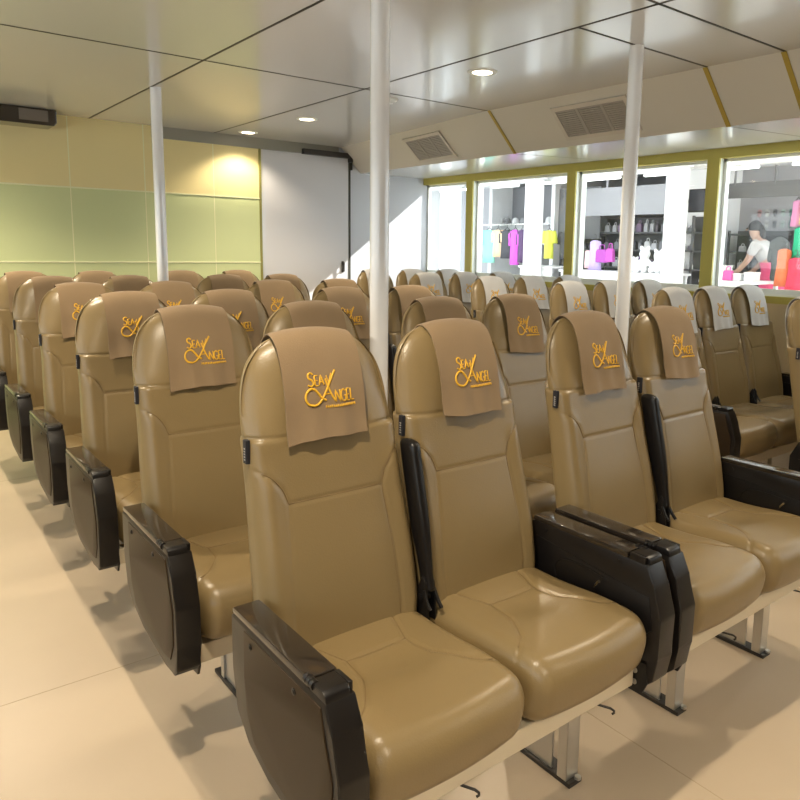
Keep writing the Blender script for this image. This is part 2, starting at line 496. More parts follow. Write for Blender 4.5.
    stroke([(.805, .23), (.77, .265), (.73, .225), (.715, .14), (.735, .055), (.775, .03), (.81, .06), (.81, .13), (.775, .13)], .95)
    stroke([(.84, .03), (.84, .265)], 1, False); stroke([(.84, .265), (.90, .265)], .8, False); stroke([(.84, .15), (.89, .15)], .8, False); stroke([(.84, .03), (.905, .03)], .8, False)
    stroke([(.93, .265), (.93, .03)], 1, False); stroke([(.93, .03), (.995, .03)], .8, False)
    # small tag line under the name: tiny close-set letters
    for k in range(17):
        x = .40 + k * .0375
        stroke([(x, -.075), (x + .004, -.025), (x + .014, -.075)] if k % 3 else [(x, -.075), (x, -.025), (x + .015, -.03)], .62, False)
        stroke([(x, -.05), (x + .02, -.05)], .5, False)
    bm = bmesh.new(); sc_ = .140; x0 = -.060; zb = 1.121
    for p, w in S:
        q = [hem(x0 + a.x * sc_, zb + a.y * sc_ * .90) for a in p]
        tube(bm, [(v.x, v.y - .0018, v.z) for v in q], (.0021 * w + .0002), 5)
    lo = to_mesh('logo', bm, GOLD)
    return me, lo
COVERS = [cover_variant(s) for s in (3, 11, 24, 37)]
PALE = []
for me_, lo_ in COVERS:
    m2 = me_.copy(); m2.materials.clear(); m2.materials.append(DAYLITCLOTH); PALE.append((m2, lo_))

# ---- seat frames (unit of n seats, pitch w; local origin at unit centre on the row line)
def hookwire(bm, x):
    tube(bm, [(x, .10, .322), (x + .02, .065, .318), (x + .036, .040, .315), (x + .042, .033, .309), (x + .042, .033, .303), (x + .037, .036, .300)], .0034, 6)
def make_leg():
    bm = bmesh.new()
    box(bm, -.026, .026, .175, .187, .014, .33, .002)         # front channel
    box(bm, .016, .026, .175, .21, .014, .33, .002); box(bm, -.026, -.020, .175, .21, .014, .33, .002)
    box(bm, -.016, -.010, .240, .43, .014, .33)               # web plate
    box(bm, -.024, .024, .42, .445, .014, .33, .002)
    return to_mesh('leg', bm, ALU, False)
def make_rail():
    bm = bmesh.new(); box(bm, -.027, .027, .160, .50, 0, .014, .003); return to_mesh('foot_rail', bm, DARKMETAL, False)
def make_footbolt():
    bm = bmesh.new()
    cyl(bm, (0, 0, .014), (0, 0, .022), .010, seg=6)
    return to_mesh('anchor_bolt', bm, ALU, False)
M['leg'] = make_leg(); M['rail'] = make_rail(); M['fbolt'] = make_footbolt()
def beams(width):
    out = []
    for y0, y1 in ((.062, .112), (.40, .45)):
        bm = bmesh.new(); box(bm, -width / 2, width / 2, y0, y1, .322, .380, .004); out.append(to_mesh('beam', bm, CREAMMETAL, False))
    bm = bmesh.new(); hookwire(bm, 0)
    return out, to_mesh('hook_rod', bm, DARKMETAL), (-width / 2 + .26, width / 2 - .16)
BEAMS = {1.0: beams(.90), 2.0: beams(1.33)}

def arm_parts(parent, side, loc):
    s = '' if side < 0 else '_r'
    a = obj('armrest', M['abody' + s], parent, loc)
    for nm, k in (('lid', 'alid'), ('nose_cap', 'anose'), ('hinge', 'ahinge'), ('side_panel', 'apanel'), ('screw', 'ascrew'), ('inner_panel', 'ainner'),
                  ('latch_lever', 'alever'), ('mount_bracket', 'abracket'), ('bolt', 'abolt')):
        at = {'screw': ((0, .372, .640), (0, .165, .642)), 'bolt': ((0, .062, .366), (0, .062, .332))}.get(nm, ((0, 0, 0),))
        for p in at: o = obj(nm, M[k + s], a, p)
        if nm == 'side_panel': o['label'] = 'outer side panel, tinted brown for the warm light'
        if nm == 'lid': o['label'] = 'glossy lid along the top'
        if nm == 'latch_lever': o['label'] = 'chrome latch lever'
    return a

nseat = 0
def seat(x, y, label, group, left_arm=None, right_arm=None, folded=None, bracket=None):
    t = thing('passenger_seat', label, 'seat', (x, y, 0), 0, group)
    b = obj('backrest', M['backrest'], t)
    s = obj('seam', M['bseam'], b); obj('back_shell', M['shell'], t)
    g = obj('side_tag', M['tag'], t); g['label'] = 'small black sewn tag at the headrest seam'; obj('tag_print', M['tagp'], g)
    c = obj('cushion', M['cushion'], t); obj('seam', M['cseam'], c)
    obj('recliner_plate', M['reclL'], t); obj('recliner_plate', M['reclR'], t)
    if left_arm is not None: arm_parts(t, -1, (left_arm, 0, 0))
    if right_arm is not None: arm_parts(t, 1, (right_arm, 0, 0))
    if bracket is not None: obj('pivot_bracket', M['pivot'], t, (bracket, -.004, 0))
    if folded is not None:
        f = obj('folded_armrest', M['folded'], t, (folded, -.004, 0)); f['label'] = 'black padded armrest folded upright beside the backrest'
        obj('pivot_bracket', M['pivot'], f)
    return t
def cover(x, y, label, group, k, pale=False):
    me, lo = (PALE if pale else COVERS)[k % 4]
    dx = ((k * 37) % 11 - 5) * .0016 if k > 3 else (-.017, .026, .004, .014)[k]
    o = tag(obj('headrest_cover', me, None, (x + dx, y, 0), (0, 0, ((k * 53) % 9 - 4) * .004)), label, 'headrest cover', group)
    l = obj('logo', lo, o); l['label'] = 'gold embroidered lettering'
    return o
def frame(x, y, width, legs, label, group):
    t = thing('seat_frame', label, 'seat frame', (x, y, 0), 0, group)
    bl, hk, hx = BEAMS[width]
    for b in bl: obj('beam', b, t)
    for x_ in hx: obj('hook_rod', hk, t, (x_, 0, 0))
    for lx in legs:
        l = obj('leg', M['leg'], t, (lx, 0, 0)); obj('foot_rail', M['rail'], l); obj('anchor_bolt', M['fbolt'], l, (.012, .163, 0)); obj('anchor_bolt', M['fbolt'], l, (0, .475, 0))

R0, PITCH, W2, U = 1.043, .824, .46, 1.093
XU = 1.143
ROWS = ['front row', 'second row', 'third row', 'fourth row', 'fifth row', 'rearmost row']
COLS = ['on the open beige aisle', 'second from the beige aisle', 'third from the beige aisle', 'fourth from the beige aisle']
k = 0
for i in range(6):
    y = R0 + i * PITCH
    for u in range(2):
        xu = XU + u * U + (0, -.018, -.014, -.008, 0, 0)[i]
        frame(xu, y, 1.0, (-.215, .345), f'metal seat frame under the {ROWS[i]} of the middle block, ' + ('beside the beige aisle' if u == 0 else 'pair nearer the windows'), 'metal frames under the middle seats')
        for s in range(2):
            x = xu + (s - .5) * W2; c = u * 2 + s
            edge = .491
            seat(x, y, f'tan leather seat, middle block, {ROWS[i]}, {COLS[c]}', 'tan seats in the middle block',
                 left_arm=(-edge + .23 if s == 0 else None), right_arm=(edge - .23 if s == 1 else None), folded=(W2 / 2 if s == 0 else None))
            cover(x, y, f'brown gold-lettered cover over headrest, middle block, {ROWS[i]}, {COLS[c]}', 'headrest covers in the middle block', k); k += 1
W3 = .452; XR = 3.873
RR = ['row nearest the camera', 'second row', 'third row', 'fourth row', 'fifth row', 'rearmost row']
RC = ['aisle side', 'centre', 'against the window wall']
for i in range(6):
    y = 1.940 + (i - 1) * PITCH
    frame(XR + W3, y, 2.0, (-.52, .02, .54), f'metal seat frame under the {RR[i]} of the window block', 'metal frames under the window seats')
    for s in range(3):
        x = XR + s * W3
        seat(x, y, f'tan leather seat, window block, {RR[i]}, {RC[s]}', 'tan seats in the window block',
             left_arm=(-.262 if s == 0 else None), right_arm=(.262 if s == 2 else None), bracket=(W3 / 2 if s < 2 else None))
        cover(x, y, f'gold-lettered headrest cover paled for daylight, window block, {RR[i]}, {RC[s]}', 'headrest covers in the window block', k, True); k += 1

# ------------------------------------------------------------------ the room
def sbox(name, m, b, parent=None, bev=0):
    o = bmobj(name, lambda bm: box(bm, *b, bev), m, parent)
    if parent is None: struct(o)
    return o
fl = sbox('floor', FLOOR, (XL - .1, XW + .1, YF - .1, YB + .1, -.08, 0))
def seams(bm):
    for yy in (-1.3, 2.60, 5.2): box(bm, XL, XW, yy - .0015, yy + .0015, -.001, .0006)
    for xx in (-.05, 1.775, 3.6): box(bm, xx - .0015, xx + .0015, YF, YB, -.001, .0006)
bmobj('floor_seam', seams, mat('floor_seam', (.42, .33, .22), .7), fl)
ce = sbox('ceiling', CEIL, (2 * 1.64 - XC - .03, XC + .4, YF - .1, YB + .1, H, H + .06))
fa = struct(bmobj('trim_7', lambda bm: (box(bm, 2.10, XC + .25, YB - .032, YB - .001, H - .095, H), box(bm, 2.10, XC + .25, YB - .036, YB - .001, H - .101, H - .095)), mat('grey_fascia', (.26, .25, .21), .4)))
def cj(bm):
    w = .007
    for xx in (1.60, 2.665): box(bm, xx - w, xx + w, YF, YB, H - .0015, H + .01)
    for yy in (4.16, 1.925, -.31): box(bm, -.46, XC, yy - w, yy + w, H - .0015, H + .01)
    for yy in (2.36, .10): box(bm, 2.665, XC, yy - w, yy + w, H - .0015, H + .01)
bmobj('panel_joint', cj, JOINT, ce)
# window-side soffit: sloped cream board, then the glossy underside to the window head
YT = 4.16; XC2, XS2, ZS2 = 4.02, 4.27, 2.288        # the soffit swings out towards the far bulkhead
def loft(bm, secs):
    rings = [[bm.verts.new((a, y, b)) for a, b in o] for y, o in secs]
    n_ = len(rings[0])
    for p, q in zip(rings, rings[1:]):
        for i in range(n_): bm.faces.new((p[i], p[(i + 1) % n_], q[(i + 1) % n_], q[i]))
    bm.faces.new(rings[0][::-1]); bm.faces.new(rings[-1])
def sec_s(xc, xs, zs): return [(xc, H), (xs, zs), (xs + .03, zs + .04), (xc + .03, H + .04)]
def sec_u(xs, zs): return [(xs, zs), (XW + .02, ZH), (XW + .02, ZH + .03), (xs, zs + .03)]
sl = struct(bmobj('trim_1', lambda bm: loft(bm, [(YF, sec_s(XC, XS, ZS)), (YT, sec_s(XC, XS, ZS)), (YB, sec_s(XC2, XS2, ZS2))]), SOFFIT))
un = struct(bmobj('trim_2', lambda bm: loft(bm, [(YF, sec_u(XS, ZS)), (YT, sec_u(XS, ZS)), (YB, sec_u(XS2, ZS2))]), CEIL))
def oj(bm):
    d = Vector((XS - XC, 0, ZS - H)).normalized(); n = Vector((d.z, 0, -d.x))
    for yy in (4.14, 2.37, 1.93, -.31):
        a, b = Vector((XC, yy, H)) + n * .001, Vector((XS, yy, ZS)) + n * .001
        w = Vector((0, .014, 0)); t = n * .004
        vs = [bm.verts.new(p) for p in (a - w, a + w, b + w, b - w, a - w + t, a + w + t, b + w + t, b - w + t)]
        for f in ((4, 5, 6, 7), (0, 3, 2, 1), (0, 1, 5, 4), (1, 2, 6, 5), (2, 3, 7, 6), (3, 0, 4, 7)): bm.faces.new([vs[q] for q in f])
bmobj('olive_joint', oj, OLIVEJOINT, sl)
def uj(bm):
    for yy in (4.16, 2.37, 1.93, -.31): prism(bm, [(XS, ZS - .001), (XW - .005, ZH - .001), (XW - .005, ZH + .005), (XS, ZS + .005)], yy - .006, yy + .006, axis='y')
bmobj('panel_joint', uj, JOINT, un)
# left side, mirrored, seen only in reflections
XM = 1.64
struct(bmobj('trim_3', lambda bm: prism(bm, [(2 * XM - XC, H), (2 * XM - XS, ZS), (2 * XM - XS, ZS + .04), (2 * XM - XC, H + .04)], YF, YB, axis='y'), SOFFIT))
struct(bmobj('trim_4', lambda bm: prism(bm, [(2 * XM - XS, ZS), (XL - .02, ZH), (XL - .02, ZH + .03), (2 * XM - XS, ZS + .03)], YF, YB, axis='y'), CEIL))

# window walls
MUL = [-2.5, -1.26, .22, 1.70, 3.12, 4.53, 5.945, YB]
def window_wall(side, name):
    X0 = XW if side > 0 else XL; o = side
    def bx(a, b, *r):        # a,b measured outwards from the inner face
        return (min(X0 + o * a, X0 + o * b), max(X0 + o * a, X0 + o * b), *r)
    w = sbox(name, CREAMWALL, bx(0, .12, YF, YB, 0, ZR0))
    sbox('lower_rail', OLIVE, bx(-.006, .03, YF, YB, ZR0, ZR1), w)
    sbox('outer_sill', WHITE, bx(.03, .14, YF, YB, ZR0, ZR1 + .012), w)
    sbox('header', OLIVE, bx(-.006, .10, YF, YB, ZHB, ZH), w)
    sbox('outer_header', WHITE, bx(.10, .13, YF, YB, ZHB, ZH + .3), w)
    hw = .051
    for i, y in enumerate(MUL):
        if i in (0, len(MUL) - 1):
            continue
        sbox('mullion', OLIVE, bx(-.006, .012, y - hw, y + hw, ZR1, ZHB), w)
        sbox('reveal', PALEGREEN, bx(.012, .15, y - hw, y + hw, ZR1, ZHB), w)
    return w
wr = window_wall(1, 'wall_right'); wl = window_wall(-1, 'wall_left')
n = 0
for side, X0 in ((1, XW), (-1, XL)):
    for i in range(len(MUL) - 1):
        n += 1
        y0, y1 = MUL[i] + .051, MUL[i + 1] - (.051 if i < len(MUL) - 2 else 0)
        xa = X0 + side * .055; xb = X0 + side * .085
        def fr(bm):
            a, b = min(xa, xb), max(xa, xb)
            box(bm, a, b, y0, y1, ZR1 + .012, ZR1 + .05); box(bm, a, b, y0, y1, ZHB - .022, ZHB)
            box(bm, a, b, y0, y0 + .025, ZR1, ZHB); box(bm, a, b, y1 - .025, y1, ZR1, ZHB)
        wo = struct(bmobj(f'window_{n}', fr, WHITE))
        def pane(bm):
            x = (xa + xb) / 2; box(bm, x - .003, x + .003, y0 + .02, y1 - .02, ZR1 + .04, ZHB - .015)
        bmobj('pane', pane, GLASS, wo)

# far bulkhead
XD0, XD1 = 3.13, 4.12
wb = sbox('wall_back', GREYWALL, (XL - .1, XW + .1, YB + .002, YB + .12, 0, H + .3))
gp = struct(bmobj('trim_5', lambda bm: box(bm, XL, XD0 - .03, YB - .022, YB + .002, 0, 1.957), GREEN))
gp['label'] = 'pale green panelled bulkhead'
bmobj('top_panel', lambda bm: box(bm, XL, XD0 - .03, YB - .022, YB + .002, 1.957, H), YELLOWP, gp)['label'] = 'warm yellow top row of panels'
def ledges(bm):
    for z in (.66, 1.34, 1.955): box(bm, XL, XD0 - .03, YB - .030, YB - .020, z, z + .012, .002)
bmobj('panel_ledge', ledges, GREENLINE, gp)
def vj(bm):
    for x in (-1.1, -.47, .16, .80, 1.43, 2.03, 2.65): box(bm, x - .004, x + .004, YB - .0235, YB - .020, 0, H)
bmobj('panel_joint', vj, GREENLINE, gp)
struct(bmobj('trim_6', lambda bm: box(bm, XD0 - .03, XD0 - .008, YB - .03, YB + .003, 0, H), mat('olive_edge', (.24, .22, .05), .5)))
do = struct(bmobj('door_1', lambda bm: box(bm, XD0, XD1 - .012, YB - .018, YB + .001, .01, H - .005, .002), DOORGREY))
bmobj('door_handle', lambda bm: (box(bm, XD1 - .10, XD1 - .075, YB - .026, YB - .018, 1.24, 1.36, .003), box(bm, XD1 - .095, XD1 - .08, YB - .055, YB - .043, 1.25, 1.35, .003), box(bm, XD1 - .092, XD1 - .083, YB - .045, YB - .02, 1.26, 1.272), box(bm, XD1 - .092, XD1 - .083, YB - .045, YB - .02, 1.328, 1.34)), DARKMETAL, do)
bmobj('door_gasket', lambda bm: (box(bm, XD1 - .012, XD1 + .012, YB - .022, YB + .003, 0, H - .06), box(bm, XD1 - .008, XD1 + .03, YB - .034, YB, H - .22, H - .06, .004)), JOINT, do)
bmobj('edge_strip', lambda bm: box(bm, XD0 - .008, XD0 + .012, YB - .021, YB + .001, 0, H - .01), ALU, do)
cl = thing('door_closer', 'dark bar-shaped door closer at the top of the grey door', 'door closer', (3.86, YB - .04, H - .085))
bmobj('track', lambda bm: box(bm, -.30, .24, -.03, .022, -.022, .030, .004), mat('closer_brown', (.035, .03, .027), .4), cl)
bmobj('end_cap', lambda bm: box(bm, .24, .27, -.034, .022, -.06, .030, .004), DARKMETAL, cl)
wf = sbox('wall_front', mat('front_bulkhead', (.16, .13, .10), .6), (XL - .1, XW + .1, YF - .12, YF, 0, H + .3))
# roof above everything
sbox('roof', GREYWALL, (XL - .15, XW + .14, YF - .15, YB + .15, H + .26, H + .32))

# poles
for (x, y, r, lab) in ((1.640, 2.452, .038, 'thick white support pole between the front and second rows, middle block'),
                       (1.630, 5.095, .036, 'white support pole nearest the green bulkhead'),
                       (3.118, 2.368, .036, 'white support pole in the aisle before the windows')):
    t = thing('support_pole', lab, 'pole', (x, y, 0), 0, 'white support poles')
    bmobj('shaft', lambda bm: cyl(bm, (0, 0, 0), (0, 0, H), r, seg=40), POLE, t, smooth=True)
    for me in [t.children[0].data]: autosmooth(me, .8)
    bmobj('floor_flange', lambda bm: cyl(bm, (0, 0, 0), (0, 0, .012), r + .035, seg=32), ALU, t)

# downlights
def downlight(x, y, label, power, lens=True):
    t = thing('downlight', label, 'ceiling light', (x, y, H), 0, 'round ceiling downlights')
    def ring(bm):
        seg = 32
        for (r0, z0), (r1, z1) in (((.060, 0), (.085, -.004)), ((.085, -.004), (.088, 0)), ((.060, 0), (.058, -.006)), ((.058, -.006), (.085, -.004))):
            A = [bm.verts.new((r0 * math.cos(2 * PI * q / seg), r0 * math.sin(2 * PI * q / seg), z0)) for q in range(seg)]
            B = [bm.verts.new((r1 * math.cos(2 * PI * q / seg), r1 * math.sin(2 * PI * q / seg), z1)) for q in range(seg)]
            for q in range(seg): bm.faces.new((A[q], A[(q + 1) % seg], B[(q + 1) % seg], B[q]))
    bmobj('trim_ring', ring, WHITE, t)
    o = bmobj('lens', lambda bm: cyl(bm, (0, 0, -.006), (0, 0, -.0015), .057, seg=32), LAMP, t)
    L = bpy.data.lights.new('lamp', 'SPOT'); L.energy = power; L.color = (1, .85, .63); L.spot_size = 2.25; L.spot_blend = .55; L.shadow_soft_size = .03
    lo = bpy.data.objects.new('lamp', L); C.objects.link(lo); lo.parent = t; lo.location = (0, 0, -.03)
LP = 150
for x, y, lab in ((2.91, 3.29, 'lit downlight nearest the window vents'), (2.93, 5.44, 'lit downlight in front of the grey door'), (2.88, 6.46, 'lit downlight close against the bulkhead')):
    downlight(x, y, lab, LP if y < 6 else 50)
for y in (-1.0, 1.14, 3.29, 5.44, 6.46):
    downlight(.40, y, 'lit downlight over the beige aisle', LP * (1.15 if y < 6 else .5))
for y in (-1.0, 1.14):
    downlight(2.91, y, 'lit downlight over the window-side aisle, out ahead of the seats', LP * .6)
t = thing('smoke_detector', 'small white disc detector on the ceiling behind the thick pole', 'detector', (2.96, 4.20 + .12, H))
bmobj('base', lambda bm: cyl(bm, (0, 0, -.012), (0, 0, 0), .06, .065, seg=28), WHITE, t)
bmobj('head', lambda bm: cyl(bm, (0, 0, -.03), (0, 0, -.012), .028, .048, seg=28), WHITE, t)

# air vents on the sloped soffit
SD = Vector((XS - XC, 0, ZS - H)); SL = SD.length; SD.normalize(); SN = Vector((SD.z, 0, -SD.x))
def vent(y0, y1, lab):
    tt = max(0, ((y0 + y1) / 2 - YT) / (YB - YT)); xo = tt * (XC2 - XC)
    mid = Vector((XC + xo, (y0 + y1) / 2, H)) + SD * (SL * (.52 - .04 * tt))
    t = thing('air_vent', lab, 'vent', mid, (-math.atan2(XC2 - XC, YB - YT) if tt > 0 else 0), 'air vents in the sloped soffit')
    hl, hh = (y1 - y0) / 2, .135
    def loc(a, b, c): return Vector((0, a, 0)) + SD * b + SN * c
    def bx(bm, a0, a1, b0, b1, c0, c1):
        vs = [bm.verts.new(loc(a, b, c)) for a in (a0, a1) for b in (b0, b1) for c in (c0, c1)]
        for f in ((0, 1, 3, 2), (4, 6, 7, 5), (0, 4, 5, 1), (2, 3, 7, 6), (0, 2, 6, 4), (1, 5, 7, 3)): bm.faces.new([vs[q] for q in f])
    def fr(bm):
        e = .03
        bx(bm, -hl, hl, -hh, -hh + e, .001, .012); bx(bm, -hl, hl, hh - e, hh, .001, .012); bx(bm, -hl, -hl + e, -hh + e, hh - e, .001, .012); bx(bm, hl - e, hl, -hh + e, hh - e, .001, .012)
    bmobj('frame', fr, VENT, t)
    bmobj('backing', lambda bm: bx(bm, -hl + .03, hl - .03, -hh + .03, hh - .03, .0005, .002), VENTDARK, t)
    def slat(bm):
        m = 13
        for q in range(m):
            b = -hh + .04 + (2 * hh - .08) * q / (m - 1); bx(bm, -hl + .03, hl - .03, b - .006, b + .006, .002, .008)
        for a in (-hl * .33, hl * .33): bx(bm, a - .012, a + .012, -hh + .03, hh - .03, .002, .0105)
    bmobj('slat', slat, VENTSLAT, t)
vent(2.94, 3.57, 'grey slatted air vent crossed by the aisle pole')
vent(4.88, 5.50, 'grey slatted air vent near the far bulkhead corner')
# dark box at the top of the green bulkhead
t = thing('ceiling_unit', 'dark glossy box under the ceiling at the green bulkhead', 'air unit', (.85, YB - .16, 2.40))
bmobj('case', lambda bm: prism(bm, [(-.5, .005), (.44, .005), (.46, .03), (.46, .128), (-.5, .128)], -.10, .13, .006, axis='y'), BOXDARK, t)
bmobj('end_panel', lambda bm: box(bm, .20, .40, -.106, -.099, .03, .115, .003), mat('unit_panel', (.16, .14, .12), .25), t)

# ------------------------------------------------------------------ quayside shops seen through the windows
DZ = .35
sbox('ground', mat('quay_concrete', (.62, .62, .60), .7), (XW + .6, 16, -4, 18, DZ - .2, DZ))
XG = 8.5
QW = mat('quay_white', (.84, .84, .84), .5); QG = mat('shop_grey', (.10, .10, .105), .6); QD = mat('shop_dark', (.10, .10, .105), .7)
def colm(x, y, w, lab):
    t = thing('quay_column', lab, 'column', (x, y, DZ), 0, 'white quay columns')
    bmobj('shaft', lambda bm: box(bm, -w / 2, w / 2, -w / 2, w / 2, 0, 2.35, .01), QW, t)
    bmobj('capital', lambda bm: box(bm, -w / 2 - .03, w / 2 + .03, -w / 2 - .03, w / 2 + .03, 2.19, 2.35, .01), QW, t)
colm(7.9, 7.70, .20, 'white quay column beside the clothes rail shop'); colm(7.9, 5.28, .20, 'white quay column beside the plush toys'); colm(7.9, 9.65, .26, 'white quay column left of the mint shirt'); colm(7.9, 3.1, .28, 'white quay column beyond the red dresses')
colm(8.2, 10.75, .5, 'broad white quay column seen in the cornermost window')
aw = thing('quay_canopy', 'white beams of the quay canopy over the shop fronts', 'canopy', (7.9, 6.5, 2.55))
for j, (x, z, h) in enumerate(((-.2, .10, .12), (.25, -.02, .10), (.7, .04, .16))):
    bmobj('beam', lambda bm: box(bm, x - .05, x + .05, -4.1, 7, z, z + h), QW, aw)
bmobj('roof_sheet_and_sun_flap', lambda bm: (box(bm, -.3, 3.2, -4.1, 7, .24, .28), box(bm, -2.15, -.3, -10.5, -1.2, .20, .28)), QW, aw)  # second box: unseen flap, added to keep the sun off the window seats
def tubes(bm):
    for yy in range(-5, 6): cyl(bm, (.45, yy, -.02), (.45, yy + .6, -.02), .018, seg=8)
bmobj('fluorescent_tube', tubes, mat('tube_lamp', (.9, .9, .9), .4, emis=(1, 1, 1), estr=8), aw)
struct(sbox('wall_shop', mat('shop_wall', (.40, .40, .42), .6), (10.6, 10.7, 2.6, 18, DZ, 2.9)))
for y, lab in ((8.25, 'shop partition right of the clothes rail'), (6.0, 'shop partition behind the television'), (9.75, 'shop partition left of the clothes rail')):
    tag(bmobj('shop_partition', lambda bm: box(bm, XG + .4, 10.6, y - .04, y + .04, DZ, 2.8), QW), lab, 'partition')
# shutters / sign boards
tag(bmobj('shutter_board', lambda bm: (box(bm, XG + .1, XG + .14, 5.75, 7.4, 2.05, 2.43), box(bm, XG + .08, XG + .16, 5.75, 7.4, 2.03, 2.06), [box(bm, XG + .09, XG + .105, yy, yy + .03, 2.43, 2.59) for yy in (5.9, 6.4, 6.9)]), mat('board_grey', (.34, .34, .36), .6)), 'pale grey roller board above the dark shop opening', 'board')
tag(bmobj('back_board', lambda bm: (box(bm, XG + .9, XG + .94, 8.35, 10.2, 2.0, 2.62), box(bm, XG + .88, XG + .96, 8.35, 10.2, 1.98, 2.0)), mat('board_grey_dark', (.25, .25, .265), .6)), 'grey wall board above the hat shelf', 'board')
tag(bmobj('side_board', lambda bm: (box(bm, XG + .5, XG + .54, 7.35, 8.21, 1.72, 2.5), box(bm, XG + .49, XG + .55, 7.35, 8.21, 1.70, 1.72)), mat('board_mid', (.17, .17, .175), .6)), 'darker grey board above the yellow jacket', 'board')
tag(bmobj('shop_valance', lambda bm: (box(bm, XG - .1, XG - .06, 2.4, 4.95, 2.18, 2.36), [box(bm, XG - .115, XG - .095, yy, yy + .02, 2.33, 2.54) for yy in (2.9, 3.6, 4.3, 4.8)]), mat('valance_grey', (.15, .15, .155), .6)), 'dark grey valance above the red dresses stall', 'valance')
def dark_back(y0, y1, z0, z1, lab, xs=XG + .55):
    t = thing('display_unit', lab, 'shelf', (xs, (y0 + y1) / 2, DZ), 0, 'shop display units')
    w = (y1 - y0) / 2
    bmobj('back_panel', lambda bm: box(bm, .28, .31, -w, w, 0, z1 - DZ), QG, t)
    z = z0 - DZ
    while z < z1 - DZ - .05:
        bmobj('shelf', lambda bm: box(bm, 0, .28, -w, w, z, z + .025), QD, t); z += .26
    for yy in (-w, w - .03): bmobj('upright', lambda bm: box(bm, 0, .03, yy, yy + .03, 0, z1 - DZ), QD, t)
    r = random.Random(int(y0 * 100)); gd = []
    z = z0 - DZ + .025
    while z < z1 - DZ - .08:
        yy = -w + .06
        while yy < w - .1:
            bw = r.uniform(.05, .12); bh = r.uniform(.08, .19); c = r.choice([(.08, .08, .09), (.25, .25, .27), (.55, .55, .57), (.15, .13, .16), (.7, .7, .7), (.28, .2, .3)])
            gd.append((yy + bw / 2, z, bw, bh, c)); yy += bw + r.uniform(.01, .05)
        z += .26
    return gd, t
def goods_bag(x, y, z, w, h, col, m, lab):
    o = bmobj('shop_bag', lambda bm: (prism(bm, [(-w / 2, 0), (w / 2, 0), (w * .42, h * .62), (w * .3, h * .72), (-w * .3, h * .72), (-w * .42, h * .62)], -.03, .03, .01),
              tube(bm, catmull([(0, -w * .22, h * .68), (0, -w * .16, h * .95), (0, w * .16, h * .95), (0, w * .22, h * .68)], 5), .006, 6)), m, None, (x, y, z))
    return tag(o, lab, 'bag', 'bags on the quay shop shelves')
bagm = {}
def bm_col(c):
    if c not in bagm: bagm[c] = mat('goods_%d' % len(bagm), c, .7)
    return bagm[c]
WORDC = {(.08, .08, .09): 'black', (.25, .25, .27): 'dark grey', (.55, .55, .57): 'grey', (.15, .13, .16): 'charcoal', (.7, .7, .7): 'white', (.28, .2, .3): 'dull purple'}
SHN = ['bottom', 'second', 'third', 'fourth', 'fifth']
for (y0, y1, z0, z1, where) in ((5.75, 7.48, 1.0, 2.02, 'the dark opening under the roller board'), (7.52, 8.2, 1.0, 1.75, 'the unit behind the yellow jacket'), (4.9, 5.9, 1.0, 1.85, 'the stall behind the stooping woman')):
    gd, t = dark_back(y0, y1, z0, z1, 'dark shelving unit in ' + where.replace('the dark', 'the dark') if 'opening' in where else 'dark shelving, ' + where, 10.2 if 'woman' in where else XG + .55)
    for q, (yy, z, bw, bh, c) in enumerate(gd):
        goods_bag((10.2 if 'woman' in where else XG + .55) + .12, (y0 + y1) / 2 + yy, DZ + z, bw, bh, c, bm_col(c), f'{WORDC[c]} bag on a shelf of {where}')
# hats on a shelf
tag(bmobj('hat_shelf', lambda bm: (box(bm, XG + .5, XG + .8, 8.4, 10.1, 1.93, 1.955), box(bm, XG + .78, XG + .80, 8.4, 10.1, 1.60, 1.93)), QW), 'white shelf with a row of hats above the clothes rail', 'shelf')
for j in range(8):
    y = 8.55 + j * .2; c = [(.8, .8, .8), (.2, .2, .2), (.75, .74, .72), (.35, .35, .36)][j % 4]
    h = thing('hat', ['white', 'black', 'cream', 'grey'][j % 4] + ' brimmed hat on the white shelf', 'hat', (XG + .64, y, 1.957), 0, 'hats on the white shelf')
    m = bm_col(c)
    bmobj('brim', lambda bm: cyl(bm, (0, 0, 0), (0, 0, .008), .10, .095, seg=20), m, h)
    def crown(bm):
        pr_ = [(.062, .008), (.06, .05), (.05, .09), (.03, .11), (.0005, .115)]
        prev = None
        for r_, z_ in pr_:
            ring = [bm.verts.new((r_ * math.cos(2 * PI * q / 18), r_ * math.sin(2 * PI * q / 18), z_)) for q in range(18)]
            if prev:
                for q in range(18): bm.faces.new((prev[q], prev[(q + 1) % 18], ring[(q + 1) % 18], ring[q]))
            prev = ring
    bmobj('crown', crown, m, h, smooth=True)
